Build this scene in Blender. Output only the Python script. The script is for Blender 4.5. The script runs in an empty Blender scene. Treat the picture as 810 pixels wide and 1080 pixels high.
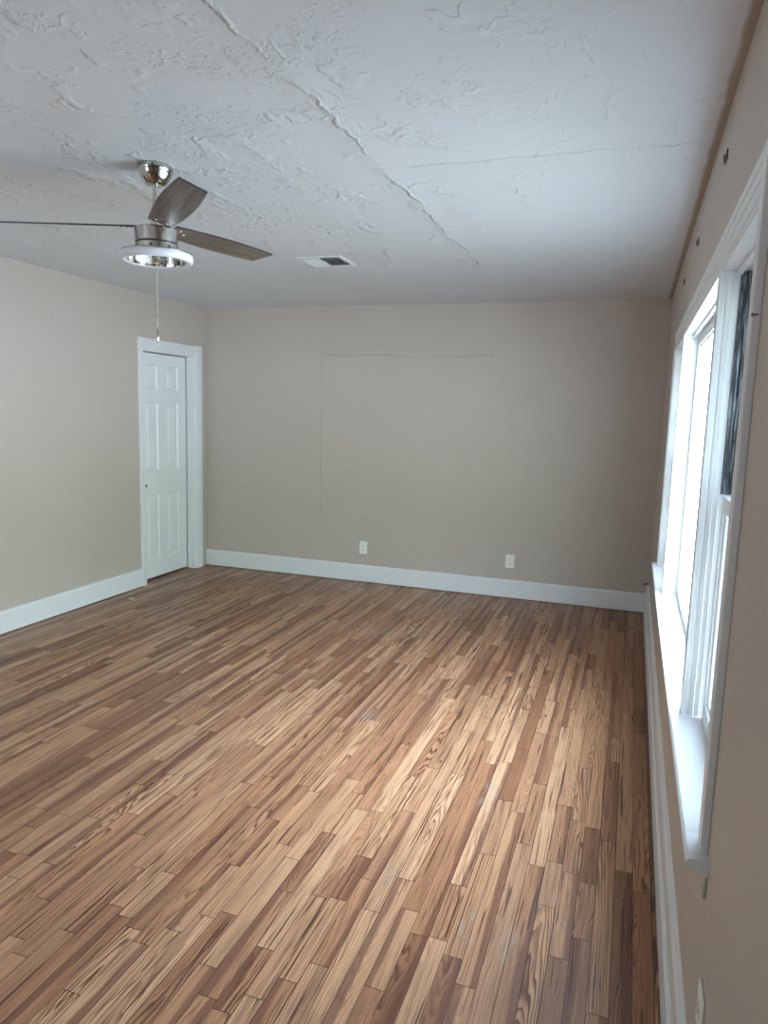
import bpy, bmesh, math, random
from mathutils import Vector, Matrix
random.seed(7)
S = bpy.context.scene
COL = S.collection

# ------------------------------------------------------------------ camera
W_PX = 810.0
F_PX = 756.77
YAW, PITCH, ROLL = 0.3301, 0.1391, 0.0290
EYE = Vector((0, 0, 1.5362))
cam_d = bpy.data.cameras.new('camera')
cam_d.sensor_fit = 'HORIZONTAL'
cam_d.sensor_width = 36.0
cam_d.lens = F_PX / W_PX * 36.0
cam_d.clip_start = 0.02
cam = bpy.data.objects.new('camera', cam_d)
COL.objects.link(cam)
r0 = Vector((math.cos(YAW), math.sin(YAW), 0))
h0 = Vector((-math.sin(YAW), math.cos(YAW), 0))
zz = Vector((0, 0, 1))
fw = h0 * math.cos(PITCH) - zz * math.sin(PITCH)
u0 = h0 * math.sin(PITCH) + zz * math.cos(PITCH)
rt = r0 * math.cos(ROLL) + u0 * math.sin(ROLL)
up = u0 * math.cos(ROLL) - r0 * math.sin(ROLL)
m = Matrix((rt, up, -fw)).transposed().to_4x4()
m.translation = EYE
cam.matrix_world = m
S.camera = cam

# ------------------------------------------------------------------ light
SKY = 15.5
world = bpy.data.worlds.new('world')
S.world = world
world.use_nodes = True
wt = world.node_tree
wt.nodes.clear()
wo = wt.nodes.new('ShaderNodeOutputWorld')
bg = wt.nodes.new('ShaderNodeBackground')
rp = wt.nodes.new('ShaderNodeValToRGB')
mr = wt.nodes.new('ShaderNodeMapRange')
sx = wt.nodes.new('ShaderNodeSeparateXYZ')
tc = wt.nodes.new('ShaderNodeTexCoord')
wt.links.new(tc.outputs['Generated'], sx.inputs[0])
wt.links.new(sx.outputs['Z'], mr.inputs[0])
mr.inputs[1].default_value = -1
mr.inputs[2].default_value = 1
wt.links.new(mr.outputs[0], rp.inputs[0])
wt.links.new(rp.outputs[0], bg.inputs[0])
wt.links.new(bg.outputs[0], wo.inputs[0])
bg.inputs[1].default_value = SKY
el = rp.color_ramp.elements
el[0].position = 0.0
el[0].color = (0.08, 0.10, 0.10, 1)
el[1].position = 1.0
el[1].color = (1.35, 1.66, 2.08, 1)
for p_, c_ in ((0.28, (0.30, 0.36, 0.40, 1)), (0.40, (0.78, 0.92, 1.05, 1)), (0.487, (0.96, 1.14, 1.32, 1)), (0.515, (0.64, 0.82, 0.80, 1)), (0.62, (0.64, 0.82, 0.80, 1)), (0.70, (0.94, 1.14, 1.40, 1))):
    e_ = el.new(p_)
    e_.color = c_
S.view_settings.view_transform = 'Standard'
S.view_settings.look = 'None'
S.view_settings.gamma = 1
S.view_settings.exposure = 0.78
S.view_settings.use_curve_mapping = False
S.cycles.use_denoising = True
S.cycles.max_bounces = 10
S.cycles.diffuse_bounces = 6
S.cycles.transparent_max_bounces = 12
S.cycles.sample_clamp_indirect = 6


def portal(name, loc, rot, sx_, sy_):
    l = bpy.data.lights.new(name, 'AREA')
    l.shape = 'RECTANGLE'
    l.size, l.size_y = sx_, sy_
    l.cycles.is_portal = True
    o = bpy.data.objects.new(name, l)
    COL.objects.link(o)
    o.location, o.rotation_euler = loc, rot
    return o


# ------------------------------------------------------------------ room numbers (metres)
XL, XR, YB, YF, H = -3.872, 0.198, 5.972, -1.6, 2.44
WT = 0.16                                   # wall thickness
WY0, WY1 = 1.495, 4.46                      # window run along the right wall
WZ0, WZ1 = 0.66, 1.94
DY0, DY1, DZ = 5.035, 5.79, 1.995           # doorway in the left wall
portal('daylight_portal', (XR + WT + 0.02, (WY0 + WY1) / 2, (WZ0 + WZ1) / 2), (0, math.pi / 2, 0), WZ1 - WZ0, WY1 - WY0)
FX0, FX1, FZ0, FZ1 = -3.5, -3.0, 0.75, 2.0  # unseen opening added behind the camera as a source of fill light
portal('daylight_portal', ((FX0 + FX1) / 2, YF - 0.18, (FZ0 + FZ1) / 2), (math.pi / 2, 0, 0), FX1 - FX0, FZ1 - FZ0)


# ------------------------------------------------------------------ helpers
def bx(bm, x0, x1, y0, y1, z0, z1):
    v = [bm.verts.new((x, y, z)) for x in (x0, x1) for y in (y0, y1) for z in (z0, z1)]
    for f in ((0, 1, 3, 2), (4, 6, 7, 5), (0, 4, 5, 1), (2, 3, 7, 6), (0, 2, 6, 4), (1, 5, 7, 3)):
        bm.faces.new([v[i] for i in f])


def prism(bm, pts, axis, a, b):
    """closed polygon pts (2-D) swept along axis from a to b"""
    def mk(p, t):
        return {'x': (t, p[0], p[1]), 'y': (p[0], t, p[1]), 'z': (p[0], p[1], t)}[axis]
    A = [bm.verts.new(mk(p, a)) for p in pts]
    B = [bm.verts.new(mk(p, b)) for p in pts]
    n = len(pts)
    bm.faces.new(A)
    bm.faces.new(B[::-1])
    for i in range(n):
        j = (i + 1) % n
        bm.faces.new((A[i], B[i], B[j], A[j]))


def lathe(bm, prof, n=48, z=0.0, cap=False):
    rings = []
    for r, h in prof:
        rings.append([bm.verts.new((r * math.cos(2 * math.pi * k / n), r * math.sin(2 * math.pi * k / n), z + h)) for k in range(n)])
    for a, b in zip(rings, rings[1:]):
        for k in range(n):
            j = (k + 1) % n
            bm.faces.new((a[k], a[j], b[j], b[k]))
    if cap:
        bm.faces.new(rings[0][::-1])
        bm.faces.new(rings[-1])


def obj(name, bm, mat, parent=None, bevel=0.0, smooth=False, kind=None, seg=2):
    bmesh.ops.recalc_face_normals(bm, faces=bm.faces[:])
    me = bpy.data.meshes.new(name)
    bm.to_mesh(me)
    bm.free()
    me.materials.append(mat)
    o = bpy.data.objects.new(name, me)
    COL.objects.link(o)
    if parent:
        o.parent = parent
    if smooth:
        for p in me.polygons:
            p.use_smooth = True
    if bevel:
        b = o.modifiers.new('bevel', 'BEVEL')
        b.width, b.segments, b.limit_method = bevel, seg, 'ANGLE'
        b.angle_limit = math.radians(40)
    if kind:
        o['kind'] = kind
    return o


def empty(name, loc=(0, 0, 0), rot=(0, 0, 0)):
    o = bpy.data.objects.new(name, None)
    COL.objects.link(o)
    o.location, o.rotation_euler = loc, rot
    o.empty_display_size = 0.05
    return o


def tag(o, label, cat, group=None):
    o['label'], o['category'] = label, cat
    if group:
        o['group'] = group
    return o


def copy_tree(o, parent=None):
    c = o.copy()
    COL.objects.link(c)
    if parent:
        c.parent = parent
    for ch in list(o.children):
        copy_tree(ch, c)
    return c


# ------------------------------------------------------------------ node helper
class N:
    def __init__(s, name):
        s.m = bpy.data.materials.new(name)
        s.m.use_nodes = True
        s.t = s.m.node_tree
        s.b = s.t.nodes['Principled BSDF']

    def nd(s, typ, **k):
        n = s.t.nodes.new(typ)
        for a, v in k.items():
            setattr(n, a, v)
        return n

    def put(s, sock, v):
        if v is None:
            return
        if hasattr(v, 'is_linked') or isinstance(v, bpy.types.NodeSocket):
            s.t.links.new(v, sock)
        else:
            sock.default_value = v

    def M(s, op, a, b=None, c=None, clamp=False):
        n = s.nd('ShaderNodeMath', operation=op)
        n.use_clamp = clamp
        for i, v in enumerate((a, b, c)):
            s.put(n.inputs[i], v)
        return n.outputs[0]

    def sep(s, v):
        n = s.nd('ShaderNodeSeparateXYZ')
        s.put(n.inputs[0], v)
        return n.outputs

    def xyz(s, x=0.0, y=0.0, z=0.0):
        n = s.nd('ShaderNodeCombineXYZ')
        for i, v in enumerate((x, y, z)):
            s.put(n.inputs[i], v)
        return n.outputs[0]

    def obj(s):
        return s.nd('ShaderNodeTexCoord').outputs['Object']

    def uv(s, name):
        return s.nd('ShaderNodeUVMap', uv_map=name).outputs[0]

    def scale(s, v, sc):
        n = s.nd('ShaderNodeVectorMath', operation='MULTIPLY')
        s.put(n.inputs[0], v)
        n.inputs[1].default_value = sc
        return n.outputs[0]

    def noise(s, vec, scale=5.0, detail=3.0, rough=0.5, dist=0.0):
        n = s.nd('ShaderNodeTexNoise')
        s.put(n.inputs['Vector'], vec)
        n.inputs['Scale'].default_value = scale
        n.inputs['Detail'].default_value = detail
        n.inputs['Roughness'].default_value = rough
        n.inputs['Distortion'].default_value = dist
        return n.outputs[0]

    def ss(s, v, a, b, lo=0.0, hi=1.0):
        n = s.nd('ShaderNodeMapRange', interpolation_type='SMOOTHSTEP')
        s.put(n.inputs[0], v)
        for i, q in enumerate((a, b, lo, hi)):
            s.put(n.inputs[i + 1], q)
        return n.outputs[0]

    def mix(s, f, a, b, mode='MIX'):
        n = s.nd('ShaderNodeMix', data_type='RGBA', blend_type=mode)
        s.put(n.inputs[0], f)
        s.put(n.inputs[6], a if not isinstance(a, tuple) else (*a, 1)[:4])
        s.put(n.inputs[7], b if not isinstance(b, tuple) else (*b, 1)[:4])
        return n.outputs[2]

    def bump(s, h, dist=0.002, strength=1.0):
        n = s.nd('ShaderNodeBump')
        n.inputs['Strength'].default_value = strength
        n.inputs['Distance'].default_value = dist
        s.put(n.inputs['Height'], h)
        s.t.links.new(n.outputs[0], s.b.inputs['Normal'])

    def fin(s, col=None, rough=None, metal=None, spec=None):
        if col is not None:
            s.put(s.b.inputs['Base Color'], (*col, 1) if isinstance(col, tuple) else col)
        s.put(s.b.inputs['Roughness'], rough)
        s.put(s.b.inputs['Metallic'], metal)
        s.put(s.b.inputs['Specular IOR Level'], spec)
        return s.m


def plain(name, col, rough=0.5, metal=0.0, var=0.06, scale=6.0, spec=0.5, bump=0.0):
    n = N(name)
    f = n.noise(n.obj(), scale, 4)
    dark = tuple(c * (1 - var) for c in col)
    lite = tuple(min(1, c * (1 + var)) for c in col)
    c = n.mix(f, dark, lite)
    if bump:
        n.bump(n.noise(n.obj(), 60, 3), bump)
    return n.fin(c, rough, metal, spec)


# ------------------------------------------------------------------ materials
def trowel(n, P, sc, lump=1.0, fade=None):
    """height of a hand-trowelled plaster skin: short one-sided ridges, grit and slow waves"""
    h = n.M('MULTIPLY', n.noise(P, 1.3, 2), 2.2)
    if fade is not None:
        lump = n.M('MULTIPLY', fade, lump)
    for k, (fs, lv, ms, lo, amp) in enumerate(((2.2, 5.0, 4.6, 0.55, 0.60), (4.6, 4.0, 5.2, 0.53, 0.60), (9.0, 4.0, 4.0, 0.52, 0.45))):
        off = n.nd('ShaderNodeVectorMath', operation='ADD')
        n.put(off.inputs[0], P)
        off.inputs[1].default_value = (3.7 * k, 1.9 * k, 5.1 * k)
        Q = n.scale(off.outputs[0], (1.0, 0.72, 1.0))
        a = n.noise(Q, fs * sc, 3, 0.5, 0.35)
        saw = n.M('FRACT', n.M('MULTIPLY', a, lv))
        step = n.M('MULTIPLY', n.ss(saw, 0.0, 0.05), n.ss(saw, 0.10, 0.5, 1.0, 0.0))
        mask = n.ss(n.noise(Q, ms * sc, 3, 0.6), lo, lo + 0.10)
        h = n.M('ADD', h, n.M('MULTIPLY', n.M('MULTIPLY', step, mask), n.M('MULTIPLY', lump, amp)))
    gm = n.ss(n.noise(P, 3.6 * sc, 2), 0.52, 0.66)
    grit = n.ss(n.noise(P, 42 * sc, 3, 0.6), 0.52, 0.66)
    h = n.M('ADD', h, n.M('MULTIPLY', n.M('MULTIPLY', grit, gm), n.M('MULTIPLY', lump, 0.42)))
    h = n.M('ADD', h, n.M('MULTIPLY', n.noise(P, 20 * sc, 3), 0.20))
    return h


def seam(n, u, u0, v, v0, v1, w=0.006, wob=0.03, P=None, broken=0.5):
    """raised wandering line at u = u0 for v in v0..v1"""
    d = n.M('SUBTRACT', n.M('ADD', u, n.M('MULTIPLY', n.M('SUBTRACT', n.noise(P, 3.0, 5, 0.65), 0.5), wob)), u0)
    l = n.ss(n.M('ABSOLUTE', d), 0.0, w, 1.0, 0.0)
    l = n.M('MULTIPLY', l, n.M('MULTIPLY', n.ss(v, v0 - 0.03, v0), n.ss(v, v1, v1 + 0.03, 1.0, 0.0)))
    return n.M('MULTIPLY', l, n.ss(n.noise(P, 4.5, 3), broken - 0.14, broken + 0.06))


def wall_mat(name, col, extra=None, sc=1.0, dist=0.003, var=0.05, edge=False):
    n = N(name)
    P = n.obj()
    h = trowel(n, P, sc, 0.8, n.ss(n.sep(P)[0], -1.5, 0.0, 1.15, 0.45) if edge else None)
    if extra:
        x, y, z = n.sep(P)
        for e in extra(n, x, y, z, P):
            h = n.M('ADD', h, e)
    n.bump(h, dist)
    c = n.mix(n.noise(P, 2.2, 5), tuple(q * (1 - var) for q in col), tuple(q * (1 + var) for q in col))
    if edge:                                            # brown band along the right edge of the ceiling
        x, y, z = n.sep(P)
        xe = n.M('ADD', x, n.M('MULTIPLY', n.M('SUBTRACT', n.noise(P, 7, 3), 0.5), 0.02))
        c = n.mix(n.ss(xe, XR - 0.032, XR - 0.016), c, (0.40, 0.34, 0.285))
    return n.fin(c, 0.55, 0, 0.4)


GREIGE = (0.515, 0.448, 0.398)


def back_extra(n, x, y, z, P):
    return [n.M('MULTIPLY', seam(n, z, 2.01, x, -2.66, -1.15, 0.012, 0.10, P, 0.40), 1.6),
            n.M('MULTIPLY', seam(n, x, -2.655, z, 0.62, 2.0, 0.010, 0.07, P, 0.48), 1.3),
            n.M('MULTIPLY', seam(n, x, -1.12, z, 0.8, 1.75, 0.010, 0.09, P, 0.56), 1.1)]


def ceil_extra(n, x, y, z, P):
    return [n.M('MULTIPLY', n.ss(n.M('ABSOLUTE', n.M('ADD', x, 0.955)), 0.0, 0.09, 1.0, 0.0), 0.5),
            n.M('MULTIPLY', seam(n, x, -0.96, y, 0.8, 4.6, 0.012, 0.16, P, 0.50), 0.65),
            n.M('MULTIPLY', seam(n, y, 2.70, x, -1.0, 0.17, 0.010, 0.14, P, 0.46), 0.6)]


M_BACK = wall_mat('greige plaster back', GREIGE, back_extra)
M_WALL = wall_mat('greige plaster', GREIGE)
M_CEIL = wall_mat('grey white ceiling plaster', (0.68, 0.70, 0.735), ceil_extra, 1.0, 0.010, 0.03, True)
M_TRIM = plain('white trim paint', (0.76, 0.765, 0.775), 0.38, var=0.03, bump=0.00015)
M_DOOR = plain('white door paint', (0.78, 0.80, 0.80), 0.42)
M_DARK = plain('dark gap', (0.02, 0.017, 0.014), 0.9)
M_OUTLET = plain('white plastic', (0.82, 0.82, 0.80), 0.35, var=0.02)
M_SLOT = plain('slot black', (0.03, 0.03, 0.03), 0.6)
M_NICKEL = plain('brushed nickel', (0.62, 0.60, 0.56), 0.24, 1.0, 0.04, 40)
M_CHROME = plain('polished nickel', (0.52, 0.505, 0.475), 0.13, 1.0, 0.03, 10)
M_BLACK = plain('black metal', (0.03, 0.03, 0.032), 0.45)
M_ACRYL = plain('white acrylic', (0.68, 0.69, 0.74), 0.35, var=0.02)
M_BRACK = plain('dull steel', (0.12, 0.115, 0.11), 0.5, 0.6, 0.3, 30)
M_PLAST = plain('bare plaster', (0.50, 0.48, 0.45), 0.85, bump=0.002)
M_VENT = plain('vent paint', (0.74, 0.76, 0.78), 0.4)


def track_mat():
    n = N('weathered metal track')
    P = n.scale(n.obj(), (60, 60, 2.5))
    f = n.noise(P, 3.0, 6, 0.75)
    c = n.mix(n.ss(f, 0.48, 0.62), (0.035, 0.042, 0.05), (0.42, 0.45, 0.47))
    return n.fin(c, 0.5, 0.3)


M_TRACK = track_mat()


def glass_mat():
    n = N('window glass')
    t = n.nd('ShaderNodeBsdfTransparent')
    t.inputs[0].default_value = (0.95, 0.98, 0.97, 1)
    g = n.nd('ShaderNodeBsdfGlossy')
    g.inputs['Roughness'].default_value = 0.02
    fr = n.nd('ShaderNodeFresnel')
    fr.inputs[0].default_value = 1.3
    mx = n.nd('ShaderNodeMixShader')
    n.t.links.new(n.M('MINIMUM', fr.outputs[0], 0.12), mx.inputs[0])
    n.t.links.new(t.outputs[0], mx.inputs[1])
    n.t.links.new(g.outputs[0], mx.inputs[2])
    n.t.links.new(mx.outputs[0], n.t.nodes['Material Output'].inputs[0])
    return n.m


M_GLASS = glass_mat()


def screen_mat():
    n = N('added dimming mesh')
    t = n.nd('ShaderNodeBsdfTransparent')
    d = n.nd('ShaderNodeBsdfDiffuse')
    d.inputs[0].default_value = (0.12, 0.12, 0.12, 1)
    mx = n.nd('ShaderNodeMixShader')
    mx.inputs[0].default_value = 0.58
    n.t.links.new(t.outputs[0], mx.inputs[1])
    n.t.links.new(d.outputs[0], mx.inputs[2])
    n.t.links.new(mx.outputs[0], n.t.nodes['Material Output'].inputs[0])
    return n.m


M_SCREEN = screen_mat()


def blade_mat():
    n = N('weathered grey brown blade')
    P = n.scale(n.obj(), (3, 60, 10))
    f = n.noise(P, 1.0, 5, 0.6, 0.4)
    c = n.mix(n.ss(f, 0.3, 0.7), (0.080, 0.057, 0.045), (0.20, 0.158, 0.130))
    return n.fin(c, 0.5)


M_BLADE = blade_mat()

PW = 0.057


def floor_mat():
    n = N('heart pine strip floor')
    L = n.uv('loc')
    x, y, _ = n.sep(L)
    r1, r2, _ = n.sep(n.uv('ra'))
    r3, ln, _ = n.sep(n.uv('rb'))
    off = n.M('MULTIPLY', r1, 57.0)
    off2 = n.M('MULTIPLY', r2, 91.0)
    Q = n.xyz(n.M('ADD', x, off), n.M('ADD', y, off2), off)          # plank space, shifted per plank
    Qs = n.scale(Q, (14, 1.6, 1))
    wob = n.M('SUBTRACT', n.noise(Qs, 1.0, 3, 0.5), 0.5)
    wob2 = n.M('SUBTRACT', n.noise(n.scale(Q, (60, 5, 1)), 1.0, 2), 0.5)
    # growth rings of a log cut lengthwise
    cx = n.M('MULTIPLY', n.M('SUBTRACT', r2, 0.5), 0.17)
    cz = n.M('ADD', n.M('MULTIPLY', n.M('FRACT', n.M('MULTIPLY', r1, 7.31)), 0.055), 0.006)
    cz = n.M('ADD', cz, n.M('MULTIPLY', y, n.M('MULTIPLY', n.M('SUBTRACT', n.M('FRACT', n.M('MULTIPLY', r3, 5.7)), 0.5), 0.10)))
    cz = n.M('ADD', cz, n.M('MULTIPLY', wob, 0.055))
    dx = n.M('ADD', n.M('SUBTRACT', x, cx), n.M('MULTIPLY', wob2, 0.004))
    d = n.M('SQRT', n.M('ADD', n.M('POWER', dx, 2.0), n.M('POWER', cz, 2.0)))
    freq = n.M('ADD', n.M('MULTIPLY', n.M('FRACT', n.M('MULTIPLY', r2, 13.7)), 150.0), 130.0)
    d = n.M('ADD', d, n.M('MULTIPLY', n.noise(n.xyz(n.M('ADD', n.M('MULTIPLY', d, 95.0), off), off2, 0.0), 1.0, 2), 0.011))
    fr = n.M('FRACT', n.M('MULTIPLY', d, freq))
    late = n.M('MULTIPLY', n.ss(fr, 0.30, 0.86), n.ss(fr, 0.90, 1.0, 1.0, 0.0))
    amt = n.ss(n.M('FRACT', n.M('MULTIPLY', r3, 11.3)), 0.05, 0.6, 0.45, 1.0)
    amt = n.M('MULTIPLY', amt, n.ss(n.noise(n.scale(Q, (20, 2, 1)), 1.0, 2), 0.3, 0.6, 0.35, 1.0))
    early = n.mix(r3, (0.390, 0.183, 0.089), (0.570, 0.318, 0.172))
    early = n.mix(n.ss(n.M('FRACT', n.M('MULTIPLY', r1, 23.1)), 0.70, 0.95), early, (0.28, 0.122, 0.058))
    c = n.mix(n.M('MULTIPLY', late, amt), early, (0.105, 0.036, 0.018))
    # reddish heartwood down one side of some strips
    side = n.M('ADD', n.M('MULTIPLY', x, n.M('SUBTRACT', n.M('MULTIPLY', n.M('ROUND', r1), 2.0), 1.0)), n.M('MULTIPLY', wob, 0.05))
    hw = n.M('MULTIPLY', n.ss(side, 0.002, 0.012), n.ss(n.M('FRACT', n.M('MULTIPLY', r2, 3.9)), 0.50, 0.60))
    c = n.mix(n.M('MULTIPLY', hw, 0.70), c, (0.135, 0.046, 0.026))
    # pitch streaks, knots, nail specks
    st = n.noise(n.scale(Q, (75, 1.9, 1)), 1.0, 3, 0.55)
    c = n.mix(n.ss(st, 0.61, 0.655, 0.0, 0.85), c, (0.065, 0.020, 0.011))
    st2 = n.noise(n.scale(Q, (90, 4, 1)), 1.0, 3, 0.6)
    c = n.mix(n.ss(st2, 0.45, 0.72, 0.0, 0.55), c, (0.13, 0.055, 0.03))
    W = n.obj()
    vo = n.nd('ShaderNodeTexVoronoi')
    n.put(vo.inputs['Vector'], n.scale(W, (3.2, 1.7, 1)))
    vo.inputs['Scale'].default_value = 1.5
    c = n.mix(n.ss(vo.outputs['Distance'], 0.020, 0.045, 0.85, 0.0), c, (0.05, 0.018, 0.012))
    # worn grey patches left by old finish
    wx, wy, _ = n.sep(W)
    spots = None
    for px, py, rx, ry in ((-2.09, 4.63, 0.10, 0.12), (-1.60, 4.62, 0.16, 0.10), (-1.33, 4.70, 0.14, 0.14), (-2.98, 2.72, 0.11, 0.10), (-2.80, 2.85, 0.10, 0.08),
                           (-1.18, 3.28, 0.07, 0.09), (-0.24, 1.94, 0.03, 0.10), (-0.37, 1.95, 0.03, 0.09), (-0.66, 2.12, 0.03, 0.08), (-0.45, 2.75, 0.04, 0.15)):
        q = n.M('ADD', n.M('POWER', n.M('DIVIDE', n.M('SUBTRACT', wx, px), rx), 2.0), n.M('POWER', n.M('DIVIDE', n.M('SUBTRACT', wy, py), ry), 2.0))
        q = n.ss(q, 0.2, 1.3, 1.0, 0.0)
        spots = q if spots is None else n.M('MAXIMUM', spots, q)
    wn = n.M('MULTIPLY', spots, n.ss(n.noise(n.scale(W, (70, 14, 1)), 1.0, 5, 0.75), 0.45, 0.62))
    c = n.mix(n.M('MULTIPLY', wn, 0.5), c, (0.31, 0.285, 0.25))
    tone = n.mix(n.noise(W, 0.9, 2), (0.86, 0.86, 0.86), (1.1, 1.1, 1.1))
    c = n.mix(1.0, c, tone, 'MULTIPLY')
    # joints
    ex = n.M('SUBTRACT', PW / 2, n.M('ABSOLUTE', x))
    ey = n.M('SUBTRACT', n.M('MULTIPLY', ln, 0.5), n.M('ABSOLUTE', y))
    gw = n.ss(n.M('FRACT', n.M('MULTIPLY', r3, 31.0)), 0.3, 1.0, 0.0007, 0.0016)
    g = n.M('MAXIMUM', n.M('LESS_THAN', ex, gw), n.M('LESS_THAN', ey, 0.0012))
    c = n.mix(n.M('MULTIPLY', g, 0.85), c, (0.03, 0.012, 0.008))
    h = n.M('ADD', n.M('MULTIPLY', g, -1.0), n.M('MULTIPLY', late, 0.10))
    h = n.M('ADD', h, n.M('MULTIPLY', n.noise(W, 14, 2), 0.5))
    h = n.M('ADD', h, n.M('MULTIPLY', n.M('MULTIPLY', x, n.M('SUBTRACT', r2, 0.5)), 20.0))
    n.bump(h, 0.0012, 0.8)
    rg = n.M('ADD', n.M('MULTIPLY', n.M('FRACT', n.M('MULTIPLY', r1, 17.0)), 0.14), 0.30)
    rg = n.M('ADD', rg, n.M('MULTIPLY', g, 0.3))
    return n.fin(c, rg, 0, 0.5)


M_FLOOR = floor_mat()

# ------------------------------------------------------------------ floor: strip boards laid along the room
bm = bmesh.new()
la, ra, rb = (bm.loops.layers.uv.new(k) for k in ('loc', 'ra', 'rb'))
x = XR + 0.02
while x > XL - 0.12:
    x0 = x - PW
    y = YF - random.uniform(0, 0.8)
    while y < YB + 0.05:
        ln = random.choice((random.uniform(0.22, 0.5), random.uniform(0.3, 0.9), random.uniform(0.5, 1.5)))
        a, b = y, y + ln
        vs = [bm.verts.new(q) for q in ((x0, a, 0), (x, a, 0), (x, b, 0), (x0, b, 0))]
        f = bm.faces.new(vs)
        q1, q2, q3 = random.random(), random.random(), random.random()
        for lp, (u, v) in zip(f.loops, ((-PW / 2, -ln / 2), (PW / 2, -ln / 2), (PW / 2, ln / 2), (-PW / 2, ln / 2))):
            lp[la].uv = (u, v)
            lp[ra].uv = (q1, q2)
            lp[rb].uv = (q3, ln)
        y = b
    x = x0
bx(bm, XL - 0.2, XR + 0.2, YF - 0.2, YB + 0.2, -0.12, -0.002)
obj('floor', bm, M_FLOOR, kind='structure')

# ------------------------------------------------------------------ ceiling and walls
bm = bmesh.new()
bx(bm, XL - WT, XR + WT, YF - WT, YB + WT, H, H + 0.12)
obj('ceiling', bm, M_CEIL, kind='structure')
bm = bmesh.new()
bx(bm, XL - WT, XR + WT, YB, YB + WT, -0.05, H)
obj('wall_back', bm, M_BACK, kind='structure')
bm = bmesh.new()
bx(bm, XL - WT, XL, YF - WT, DY0, -0.05, H)
bx(bm, XL - WT, XL, DY1, YB, -0.05, H)
bx(bm, XL - WT, XL, DY0, DY1, DZ, H)
obj('wall_left', bm, M_WALL, kind='structure')
bm = bmesh.new()
bx(bm, XR, XR + WT, YF - WT, WY0, -0.05, H)
bx(bm, XR, XR + WT, WY1, YB, -0.05, H)
bx(bm, XR, XR + WT, WY0, WY1, WZ1, H)
bx(bm, XR, XR + WT, WY0, WY1, -0.05, WZ0)
obj('wall_right', bm, M_WALL, kind='structure')
bm = bmesh.new()
bx(bm, XL - WT, FX0, YF - WT, YF, -0.05, H)
bx(bm, FX1, XR, YF - WT, YF, -0.05, H)
bx(bm, FX0, FX1, YF - WT, YF, FZ1, H)
bx(bm, FX0, FX1, YF - WT, YF, -0.05, FZ0)
obj('wall_front', bm, M_WALL, kind='structure')

# ------------------------------------------------------------------ baseboards (a shadow gap shows under them)
BH = 0.156


def base_profile(s):
    return [(0, 0.006), (s * 0.018, 0.006), (s * 0.018, BH - 0.012), (s * 0.013, BH - 0.002), (0, BH)]


bm = bmesh.new()
prism(bm, [(XL + a, b) for a, b in base_profile(1)], 'y', YF, 4.985)
obj('baseboard_left', bm, M_TRIM, kind='structure')
bm = bmesh.new()
prism(bm, [(YB - a, b) for a, b in base_profile(1)], 'x', XL + 0.004, XR)
obj('baseboard_back', bm, M_TRIM, kind='structure')
bm = bmesh.new()
prism(bm, [(XR, 0.006), (XR - 0.024, 0.006), (XR - 0.024, 0.122), (XR - 0.019, 0.130), (XR - 0.011, 0.132), (XR - 0.011, 0.142),
           (XR - 0.016, 0.148), (XR - 0.016, 0.232), (XR - 0.010, 0.246), (XR, 0.252)], 'y', YF, YB - 0.017)
obj('baseboard_right', bm, M_TRIM, kind='structure')

# ------------------------------------------------------------------ door in the left wall
XD = XL - 0.078                                       # room face of the door slab
bm = bmesh.new()
dy0, dy1, dz0, dz1 = DY0 + 0.020, DY1 - 0.030, 0.016, DZ - 0.022
cols = [(dy0 + 0.118, dy0 + 0.118 + 0.175), (dy1 - 0.118 - 0.175, dy1 - 0.118)]
rows = [(0.175, 0.755), (0.965, 1.553), (1.67, 1.875)]
ys = sorted({dy0, dy1, *[q for c in cols for q in c]})
zs = sorted({dz0, dz1, *[q for r in rows for q in r]})
for i in range(len(ys) - 1):
    for j in range(len(zs) - 1):
        a, b, c, d = ys[i], ys[i + 1], zs[j], zs[j + 1]
        if (a, b) in cols and (c, d) in rows:
            steps = [(0.0, 0.0), (0.012, 0.011), (0.024, 0.011), (0.042, 0.003)]   # sunk moulding, raised field
            lv = [[bm.verts.new((XD - dp, yy, q)) for yy, q in ((a + t, c + t), (b - t, c + t), (b - t, d - t), (a + t, d - t))] for t, dp in steps]
            for A, B in zip(lv, lv[1:]):
                for k in range(4):
                    l = (k + 1) % 4
                    bm.faces.new((A[k], A[l], B[l], B[k]))
            bm.faces.new(lv[-1])
        else:
            bm.faces.new([bm.verts.new((XD, yy, q)) for yy, q in ((a, c), (b, c), (b, d), (a, d))])
bmesh.ops.remove_doubles(bm, verts=bm.verts[:], dist=1e-5)
ret = bmesh.ops.extrude_face_region(bm, geom=[e for e in bm.edges if e.is_boundary])
for v in [g for g in ret['geom'] if isinstance(g, bmesh.types.BMVert)]:
    v.co.x = XD - 0.035
bmesh.ops.holes_fill(bm, edges=[e for e in bm.edges if e.is_boundary], sides=0)
door = obj('door_1', bm, M_DOOR, kind='structure')
bm = bmesh.new()
lathe(bm, [(0.0, 0), (0.016, 0), (0.017, 0.003), (0.008, 0.006), (0.007, 0.014), (0.012, 0.018), (0.016, 0.024), (0.0165, 0.030), (0.012, 0.036), (0.0, 0.038)], 24)
bmesh.ops.transform(bm, matrix=Matrix.Translation((XD, dy0 + 0.066, 0.845)) @ Matrix.Rotation(math.pi / 2, 4, 'Y'), verts=bm.verts[:])
k = obj('door_knob', bm, M_BRACK, door, smooth=True)
k['label'] = 'small dark metal knob'
bm = bmesh.new()                                      # black panel behind the slab, closet darkness put into its colour
bx(bm, XL - WT - 0.05, XL - WT + 0.01, DY0 - 0.05, DY1 + 0.05, -0.02, DZ + 0.05)
obj('closet_dark_panel', bm, M_DARK, kind='structure')
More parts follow.
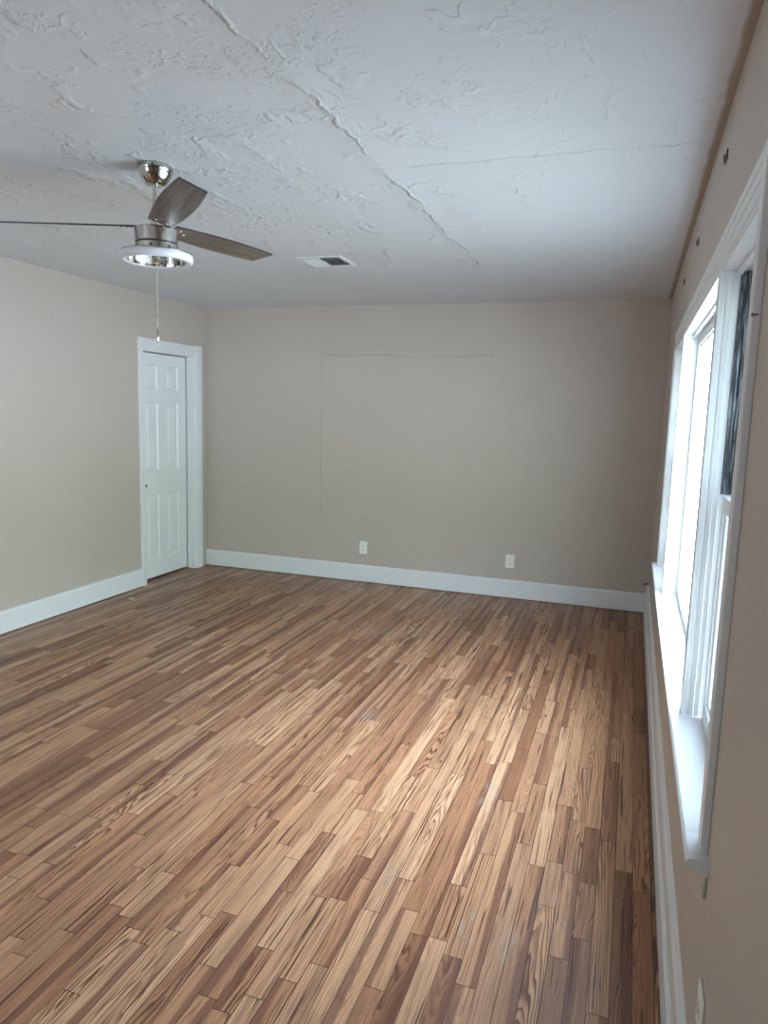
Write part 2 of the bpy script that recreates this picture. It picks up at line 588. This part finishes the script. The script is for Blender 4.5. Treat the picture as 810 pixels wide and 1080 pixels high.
bm = bmesh.new()                                      # jamb lining with a stop
bx(bm, XL - WT, XL + 0.001, DY0, DY0 + 0.017, 0, DZ)
bx(bm, XL - WT, XL + 0.001, DY1 - 0.017, DY1, 0, DZ)
bx(bm, XL - WT, XL + 0.001, DY0 + 0.017, DY1 - 0.017, DZ - 0.015, DZ)
bx(bm, XD + 0.006, XD + 0.034, DY1 - 0.028, DY1 - 0.017, 0.004, DZ - 0.015)
obj('trim_1', bm, M_TRIM, kind='structure', bevel=0.001)
bm = bmesh.new()                                      # casing around the doorway
cp = [(0.0, 0.0), (0.0, 0.011), (0.006, 0.015), (0.020, 0.015), (0.026, 0.018), (0.075, 0.020), (0.088, 0.020), (0.092, 0.014), (0.092, 0)]
prism(bm, [(XL + t, DY0 + 0.004 - w * 0.60) for w, t in cp], 'z', 0.0, DZ + 0.088)
prism(bm, [(XL + t, DY1 - 0.006 + w * 1.08) for w, t in cp], 'z', 0.0, DZ + 0.088)
prism(bm, [(XL + t, DZ - 0.006 + w) for w, t in cp], 'y', DY0 + 0.003, DY1 - 0.003)
obj('trim_2', bm, M_TRIM, kind='structure')

# ------------------------------------------------------------------ triple window in the right wall
ZS = 0.689                                            # top of the stool
ZT = 1.932                                            # underside of the head
XF = XR - 0.0145                                      # room face of the casing
M2A, M2B = 2.165, 2.222                               # first mullion
M3A, M3B = 3.70, 3.757                                # second mullion
A0, B1 = WY0 + 0.004, WY1 - 0.004

# stool with rounded nosing, running past the casing at both ends
bm = bmesh.new()
XN = 0.155
prism(bm, [(XR + 0.10, ZS), (XN + 0.006, ZS), (XN + 0.001, ZS - 0.004), (XN, ZS - 0.010), (XN + 0.004, ZS - 0.018),
           (XN + 0.016, ZS - 0.028), (XR + 0.10, ZS - 0.028)], 'y', WY0 + 0.002, WY1 - 0.002)
for a, b in ((1.425, WY0 + 0.002), (WY1 - 0.002, 4.53)):
    prism(bm, [(XR, ZS), (XN + 0.006, ZS), (XN + 0.001, ZS - 0.004), (XN, ZS - 0.010), (XN + 0.004, ZS - 0.018),
               (XN + 0.016, ZS - 0.028), (XR, ZS - 0.028)], 'y', a, b)
prism(bm, [(XR + 0.10, ZS - 0.004), (XR + 0.10, ZS - 0.028), (XR + 0.24, ZS - 0.05), (XR + 0.24, ZS - 0.02)], 'y', WY0 + 0.002, WY1 - 0.002)
obj('trim_3', bm, M_TRIM, kind='structure')

# head casing: stepped bands; side casings; mullion covers
bm = bmesh.new()
prism(bm, [(XR, 1.936), (XR - 0.009, 1.936), (XR - 0.009, 1.945), (XR - 0.012, 1.950), (XR - 0.012, 1.972), (XR - 0.009, 1.975), (XR - 0.012, 1.979),
           (XR - 0.0125, 2.000), (XR - 0.0148, 2.004), (XR - 0.0148, 2.024), (XR, 2.028)], 'y', 1.4605, 4.54)
obj('trim_4', bm, M_TRIM, kind='structure')
bm = bmesh.new()
bx(bm, XF - 0.001, XR, 1.452, 1.497, ZS, 2.0285)
obj('trim_5', bm, M_TRIM, kind='structure', bevel=0.002)
bm = bmesh.new()
bx(bm, XF, XR, WY1 - 0.006, 4.545, ZS, 1.936)
obj('trim_6', bm, M_TRIM, kind='structure', bevel=0.002)


def mullion(name, a, b):
    bm = bmesh.new()
    x0 = XR - 0.010
    near = [(x0, a), (x0 + 0.010, a - 0.001), (x0 + 0.012, a + 0.004), (x0 + 0.018, a + 0.004), (x0 + 0.020, a), (x0 + 0.030, a - 0.002), (x0 + 0.032, a + 0.003), (x0 + 0.046, a + 0.004),
            (x0 + 0.048, a + 0.010), (XR + 0.14, a + 0.010)]
    far = [(p, a + b - q) for p, q in near]
    prism(bm, near + far[::-1], 'z', ZS - 0.002, ZT + 0.004)
    return obj(name, bm, M_TRIM, kind='structure')


mullion('trim_7', M2A, M2B)
mullion('trim_8', M3A, M3B)
bm = bmesh.new()                                      # head and side jamb linings
bx(bm, XR - 0.008, XR + WT, A0 - 0.003, B1 + 0.003, ZT, WZ1)
bx(bm, XR - 0.008, XR + WT, A0 - 0.003, A0 + 0.008, ZS, ZT)
bx(bm, XR - 0.008, XR + WT, B1 - 0.008, B1 + 0.003, ZS, ZT)
for a, b in ((A0, M2A), (M2B, M3A), (M3B, B1)):       # stops under the head
    bx(bm, XR + 0.030, XR + 0.042, a, b, ZT - 0.012, ZT)
obj('trim_9', bm, M_TRIM, kind='structure', bevel=0.001)


def sash(name, root, x0, x1, y0, y1, z0, z1, st=0.042, top=0.040, bot=0.055):
    bm = bmesh.new()
    bx(bm, x0, x1, y0, y0 + st, z0, z1)
    bx(bm, x0, x1, y1 - st, y1, z0, z1)
    bx(bm, x0, x1, y0 + st, y1 - st, z1 - top, z1)
    bx(bm, x0, x1, y0 + st, y1 - st, z0, z0 + bot)
    b = 0.008                                          # glazing beads
    xa, xb = x0 + 0.008, x1 - 0.008
    bx(bm, xa, xb, y0 + st, y0 + st + b, z0 + bot, z1 - top)
    bx(bm, xa, xb, y1 - st - b, y1 - st, z0 + bot, z1 - top)
    bx(bm, xa, xb, y0 + st + b, y1 - st - b, z0 + bot, z0 + bot + b)
    bx(bm, xa, xb, y0 + st + b, y1 - st - b, z1 - top - b, z1 - top)
    o = obj(name, bm, M_TRIM, root, bevel=0.0015)
    bm = bmesh.new()
    xm = (x0 + x1) / 2
    bx(bm, xm - 0.002, xm + 0.002, y0 + st, y1 - st, z0 + bot, z1 - top)
    obj('pane', bm, M_GLASS, o)
    return o


def double_hung(name, a, b, rail, screen):
    root = empty(name, (0, 0, 0))
    root['kind'] = 'structure'
    sash('lower_sash', root, XR + 0.044, XR + 0.076, a + 0.014, b - 0.003, ZS + 0.002, rail)
    sash('upper_sash', root, XR + 0.080, XR + 0.110, a + 0.014, b - 0.003, rail - 0.035, ZT - 0.001, top=0.045, bot=0.035)
    if screen:
        bm = bmesh.new()
        bx(bm, XR + 0.122, XR + 0.124, a + 0.012, b - 0.002, ZS + 0.004, ZT - 0.002)
        obj('dimming_screen', bm, M_SCREEN, root)  # sheet added outside the sashes to cut the daylight coming through
    for s, y in ((1, a + 0.010), (-1, b + 0.004)):
        bm = bmesh.new()
        t = 0.003 * s
        ya, yb = min(y, y + t), max(y, y + t)
        bx(bm, XR + 0.0400, XR + 0.080, ya, yb, rail + 0.002, ZT - 0.001)
        q = 0.010 * s
        for xx in (0.040, 0.058, 0.0765):
            bx(bm, XR + xx, XR + xx + 0.0035, min(y, y + q), max(y, y + q), rail + 0.002, ZT - 0.001)
        obj('metal_track', bm, M_TRACK, root)['label'] = 'dark weathered metal track'
    return root


double_hung('window_1', A0 + 0.004, M2A, 1.335, True)
w2 = empty('window_2')
w2['kind'] = 'structure'
sash('fixed_sash', w2, XR + 0.055, XR + 0.090, M2B - 0.008, M3A + 0.008, ZS + 0.002, ZT - 0.001, st=0.05, top=0.05, bot=0.05)
double_hung('window_3', M3B - 0.008, B1 - 0.012, 1.30, True)

# ------------------------------------------------------------------ ceiling fan
FC = Vector((-1.803, 2.445, H))
fan = empty('ceiling_fan', FC)
tag(fan, 'brushed nickel ceiling fan with three grey brown blades and white ring light', 'ceiling fan')
bm = bmesh.new()
lathe(bm, [(0.0, 0.0), (0.064, 0.0), (0.066, -0.002), (0.066, -0.020), (0.063, -0.023), (0.0625, -0.025), (0.061, -0.031), (0.053, -0.048), (0.042, -0.064), (0.036, -0.069), (0.030, -0.071), (0.0, -0.071)], 64)
cn = obj('canopy', bm, M_CHROME, fan, smooth=True, bevel=0.0)
cn['label'] = 'polished bell shaped ceiling canopy'
for k in range(3):
    a = math.radians(-62 + 120 * k)
    bm = bmesh.new()
    lathe(bm, [(0, 0), (0.004, 0), (0.0035, 0.002), (0, 0.003)], 12)
    bmesh.ops.transform(bm, matrix=Matrix.Translation((0.066 * math.cos(a), 0.066 * math.sin(a), -0.012)) @ Matrix.Rotation(a, 4, 'Z') @ Matrix.Rotation(math.pi / 2, 4, 'Y'), verts=bm.verts[:])
    obj('screw', bm, M_BLACK, cn)
bm = bmesh.new()
lathe(bm, [(0.0105, -0.06), (0.0105, -0.205), (0.020, -0.207), (0.022, -0.212), (0.022, -0.235)], 32)
obj('downrod', bm, M_NICKEL, fan, smooth=False)
zb = 2.216 - H
bm = bmesh.new()
lathe(bm, [(0.0, zb - 0.006), (0.076, zb - 0.006), (0.080, zb - 0.008), (0.0815, zb - 0.012), (0.0815, 2.158 - H), (0.080, 2.156 - H), (0.0, 2.156 - H)], 72)
o = obj('motor_housing', bm, M_NICKEL, fan, bevel=0.001)
bm = bmesh.new()
lathe(bm, [(0.0, 2.162 - H), (0.077, 2.162 - H), (0.077, 2.149 - H), (0.0, 2.149 - H)], 64)
obj('vent_gap', bm, M_BLACK, fan)
bm = bmesh.new()
lathe(bm, [(0.0, 2.151 - H), (0.081, 2.151 - H), (0.082, 2.149 - H), (0.082, 2.124 - H), (0.073, 2.118 - H), (0.0, 2.118 - H)], 72)
sw = obj('switch_housing', bm, M_NICKEL, fan, bevel=0.001)
for k in range(4):
    a = math.radians(-88 + 50 * k - 30)
    bm = bmesh.new()
    lathe(bm, [(0, 0), (0.005, 0), (0.0045, 0.002), (0, 0.003)], 12)
    bmesh.ops.transform(bm, matrix=Matrix.Translation((0.0815 * math.cos(a), 0.0815 * math.sin(a), 2.137 - H)) @ Matrix.Rotation(a, 4, 'Z') @ Matrix.Rotation(math.pi / 2, 4, 'Y'), verts=bm.verts[:])
    obj('screw', bm, M_BLACK, sw)
zt_, zl = 2.121 - H, 2.087 - H
bm = bmesh.new()                                      # dish that carries the ring
lathe(bm, [(0.0, zt_), (0.134, zt_), (0.134, zt_ - 0.004), (0.1115, zt_ - 0.004), (0.1115, zl + 0.002), (0.109, zl + 0.002), (0.109, zt_ - 0.006), (0.05, zt_ - 0.008), (0.0, zt_ - 0.008)], 72)
obj('light_dish', bm, M_CHROME, fan, bevel=0.0006)
bm = bmesh.new()
lathe(bm, [(0.112, zt_ - 0.004), (0.134, zt_ - 0.004), (0.137, zt_ - 0.007), (0.138, zt_ - 0.012), (0.137, zl + 0.005), (0.134, zl + 0.001), (0.126, zl - 0.001), (0.112, zl + 0.001), (0.112, zt_ - 0.004)], 72)
obj('light_ring', bm, M_ACRYL, fan, smooth=True)['label'] = 'white acrylic light ring'
bm = bmesh.new()
lathe(bm, [(0.0, zt_ - 0.006), (0.022, zt_ - 0.006), (0.022, zt_ - 0.030), (0.012, zt_ - 0.038), (0.0, zt_ - 0.038)], 24)
obj('chain_socket', bm, M_NICKEL, fan)
ce = 1.782 - H
bm = bmesh.new()
for k in range(80):
    zc = zt_ - 0.038 - k * ((zt_ - 0.038) - (ce + 0.046)) / 79
    bmesh.ops.create_icosphere(bm, subdivisions=1, radius=0.0021, matrix=Matrix.Translation((0.004, -0.004, zc)))
bmesh.ops.create_cone(bm, segments=6, radius1=0.0008, radius2=0.0008, depth=(zt_ - 0.038) - (ce + 0.046), matrix=Matrix.Translation((0.004, -0.004, ((zt_ - 0.038) + (ce + 0.046)) / 2)))
ch = obj('pull_chain', bm, M_NICKEL, fan, smooth=True)
ch['label'] = 'thin beaded pull chain'
bm = bmesh.new()
lathe(bm, [(0.0, ce + 0.05), (0.003, ce + 0.049), (0.0055, ce + 0.044), (0.006, ce + 0.006), (0.005, ce + 0.001), (0.0, ce)], 20)
bmesh.ops.translate(bm, vec=(0.004, -0.004, 0), verts=bm.verts[:])
obj('chain_pull', bm, M_NICKEL, ch, smooth=True)


def make_blade():
    """blade along +X, its bottom at z = 0, slanted tip; black material round the edge"""
    bm = bmesh.new()
    n = 20
    R0, R1 = 0.070, 0.625

    def hw(t):
        return 0.040 + 0.0215 * math.sin(math.pi * min(1.0, 0.06 + t * 0.80))
    lo = [(R0 + (R1 - R0) * i / n, -hw(i / n)) for i in range(n + 1)]
    lo += [(R0 + (R1 - 0.028 - R0) * i / n, hw(i / n)) for i in range(n + 1)][::-1]
    A = [bm.verts.new((p, q, 0.0)) for p, q in lo]
    B = [bm.verts.new((p, q, 0.006)) for p, q in lo]
    bm.faces.new(A[::-1])
    bm.faces.new(B)
    for i in range(len(lo)):
        j = (i + 1) % len(lo)
        bm.faces.new((A[i], A[j], B[j], B[i])).material_index = 1
    return bm


def screw_bm(px, py):
    bm = bmesh.new()
    lathe(bm, [(0, -0.0035), (0.004, -0.003), (0.0065, 0.0), (0.0065, 0.001), (0, 0.001)], 14)
    bmesh.ops.translate(bm, vec=(px, py, 0), verts=bm.verts[:])
    return bm


PITCHB = math.radians(-13.0)
b0 = obj('blade', make_blade(), M_BLADE, fan)
b0.data.materials.append(M_BLACK)
for px, py in ((0.104, -0.022), (0.104, 0.022), (0.136, 0.0)):
    obj('screw', screw_bm(px, py), M_NICKEL, b0)
for k, az in enumerate((77, 199, 317)):
    b = b0 if k == 0 else copy_tree(b0, fan)
    b.location = (0, 0, zb)
    b.rotation_euler = (Matrix.Rotation(math.radians(az), 3, 'Z') @ Matrix.Rotation(PITCHB, 3, 'X')).to_euler()

# ------------------------------------------------------------------ ceiling register
VX, VY = -1.855, 4.20
vent = empty('ceiling_vent', (VX, VY, H))
tag(vent, 'white metal air register with dark slots set in the ceiling', 'vent')
bm = bmesh.new()
hx, hy, fl = 0.145, 0.145, 0.030
for a, b, c, d in ((-hx, hx, -hy, -hy + fl), (-hx, hx, hy - fl, hy), (-hx, -hx + fl, -hy + fl, hy - fl), (hx - fl, hx, -hy + fl, hy - fl)):
    bx(bm, a, b, c, d, -0.007, 0.0)
obj('frame', bm, M_VENT, vent, bevel=0.003)
bm = bmesh.new()
bx(bm, -hx + fl, hx - fl, -hy + fl, hy - fl, -0.0035, -0.0005)
obj('duct_dark_panel', bm, M_SLOT, vent)  # black panel behind the vanes, the duct's shade put into its colour
for k in range(5):                                     # slanted vanes, one half throwing each way
    for s, (xa, xb) in ((1, (-hx + fl, -0.004)), (-1, (0.004, hx - fl))):
        yy = -hy + fl + 0.018 + k * 0.038
        bm = bmesh.new()
        t = 0.014 * s
        yy += 0.012 if s == 1 else -0.012
        prism(bm, [(yy - t, -0.004), (yy - t + 0.0015, -0.004), (yy + t + 0.0015, -0.017), (yy + t, -0.017)], 'x', xa, xb)
        obj('vane', bm, M_VENT, vent)

# ------------------------------------------------------------------ outlets
def outlet(loc, rot):
    root = empty('wall_outlet', loc, rot)              # local +Y into the wall, X across
    bm = bmesh.new()
    bx(bm, -0.036, 0.036, -0.006, 0.0, -0.058, 0.058)
    obj('cover_plate', bm, M_OUTLET, root, bevel=0.003)
    for s in (1, -1):
        bm = bmesh.new()
        pts = [(0.0165 * max(-1, min(1, 1.18 * math.cos(a))), 0.0195 * s + 0.0145 * max(-1, min(1, 1.05 * math.sin(a)))) for a in [2 * math.pi * k / 24 for k in range(24)]]
        prism(bm, [(p, q) for p, q in pts], 'y', -0.0085, -0.004)
        rc = obj('receptacle', bm, M_OUTLET, root)
        for sx_, hh in ((-0.0065, 0.0085), (0.0065, 0.007)):
            bm = bmesh.new()
            bx(bm, sx_ - 0.0012, sx_ + 0.0012, -0.0088, -0.008, 0.0195 * s + 0.001 - hh / 2 + 0.002, 0.0195 * s + 0.001 + hh / 2 + 0.002)
            obj('slot', bm, M_SLOT, rc)
        bm = bmesh.new()
        lathe(bm, [(0, 0), (0.0026, 0), (0.0026, 0.0008), (0, 0.0008)], 12)
        bmesh.ops.transform(bm, matrix=Matrix.Translation((0, -0.0088, 0.0195 * s - 0.0075)) @ Matrix.Rotation(-math.pi / 2, 4, 'X'), verts=bm.verts[:])
        obj('slot', bm, M_SLOT, rc)
    bm = bmesh.new()
    lathe(bm, [(0, 0), (0.003, 0), (0.0028, 0.0012), (0, 0.0016)], 12)
    bmesh.ops.transform(bm, matrix=Matrix.Translation((0, -0.006, 0)) @ Matrix.Rotation(math.pi / 2, 4, 'X'), verts=bm.verts[:])
    obj('screw', bm, M_OUTLET, root)
    return root


oa = outlet((-2.233, YB, 0.3145), (0, 0, 0))
tag(oa, 'white outlet plate below the middle of the wall, the one towards the door', 'outlet', 'wall outlets')
ob = copy_tree(oa)
ob.location = (-0.911, YB, 0.315)
tag(ob, 'white duplex outlet plate on the far wall, the one towards the windows', 'outlet', 'wall outlets')
oc = copy_tree(oa)
oc.location = (XR, 1.335, 0.430)
oc.rotation_euler = (0, 0, -math.pi / 2)
tag(oc, 'white outlet plate seen edge-on under the window, at the bottom edge of the photo', 'outlet', 'wall outlets')

# ------------------------------------------------------------------ old curtain brackets above the window
LAB = ('broken curtain rod bracket over the near window sash, biggest of the three',
       'curtain rod bracket over the middle window, between the other two',
       'small curtain rod bracket nearest the corner of the far wall')
for i, (yy, q) in enumerate(((2.355 * 1.0242, 2.300), (3.302 * 1.0242, 2.277), (4.15 * 1.0242, 2.266))):
    root = empty('curtain_bracket', (XR, yy, q))
    tag(root, LAB[i], 'bracket', 'old curtain brackets')
    bm = bmesh.new()
    bx(bm, -0.004, 0, -0.030, 0.030, -0.014, 0.014)
    obj('plate', bm, M_BRACK, root, bevel=0.001)
    bm = bmesh.new()
    prism(bm, [(-0.003, -0.012), (-0.008, -0.010), (-0.010, 0.002), (-0.008, 0.004), (-0.006, -0.006), (-0.003, -0.007)], 'y', -0.012, 0.012)
    obj('hook', bm, M_BRACK, root)
    for s in (1, -1):
        bm = bmesh.new()
        lathe(bm, [(0, 0), (0.006, 0), (0.005, 0.003), (0, 0.004)], 12)
        bmesh.ops.transform(bm, matrix=Matrix.Translation((-0.001, 0.044 * s, 0.016 * s)) @ Matrix.Rotation(-math.pi / 2, 4, 'Y'), verts=bm.verts[:])
        obj('screw', bm, M_BRACK, root)

# ------------------------------------------------------------------ small leftovers
bm = bmesh.new()                                       # nail in the edge of the near window casing
lathe(bm, [(0, 0), (0.0035, 0), (0.0035, 0.0012), (0.0013, 0.0014), (0.0013, 0.010), (0, 0.012)], 10)
bmesh.ops.transform(bm, matrix=Matrix.Rotation(math.pi / 2, 4, 'Y'), verts=bm.verts[:])
nl = obj('nail', bm, M_BRACK)
nl.location = (XR - 0.0165, 1.4485, 1.725)
tag(nl, 'thin dark nail driven beside the near window casing edge', 'nail')

bm = bmesh.new()                                       # stub of old cable by the corner
lathe(bm, [(0, 0), (0.010, 0), (0.010, 0.003), (0.0045, 0.004), (0.0045, 0.036), (0.006, 0.037), (0.006, 0.048), (0, 0.049)], 14)
bmesh.ops.transform(bm, matrix=Matrix.Rotation(math.radians(-97), 4, 'Y'), verts=bm.verts[:])
cs = obj('cable_stub', bm, M_BLACK, smooth=False)
cs.location = (XR, 5.90, 0.253)
tag(cs, 'short dark cable stub poking from the wall above baseboard by the corner', 'cable')

rnd = random.Random(3)


def chip(name, sx_, sy_, sz_, mat, seed):
    r = random.Random(seed)
    bm = bmesh.new()
    bmesh.ops.create_icosphere(bm, subdivisions=3, radius=1.0)
    for v in bm.verts:
        k = 1 + 0.28 * (r.random() - 0.5)
        v.co = Vector((v.co.x * sx_ * k, v.co.y * sy_ * k, max(-0.6, v.co.z) * sz_ * k))
    zmin = min(v.co.z for v in bm.verts)
    for v in bm.verts:
        v.co.z -= zmin
    return obj(name, bm, mat)


c1 = chip('plaster_chip', 0.027, 0.019, 0.006, M_PLAST, 5)
c1.location = (-3.678, 4.607, 0.0)
tag(c1, 'small white plaster chip lying on the floor near the door', 'plaster chip')
c2 = chip('plaster_lump', 0.014, 0.010, 0.005, M_PLAST, 8)
c2.scale = (1.6, 0.9, 1.0)
c2.rotation_euler = (0, -math.pi / 2, 0)
c2.location = (XR, 1.432, 0.630)
tag(c2, 'crumbling lump of plaster on the wall under the near sill end', 'plaster lump')
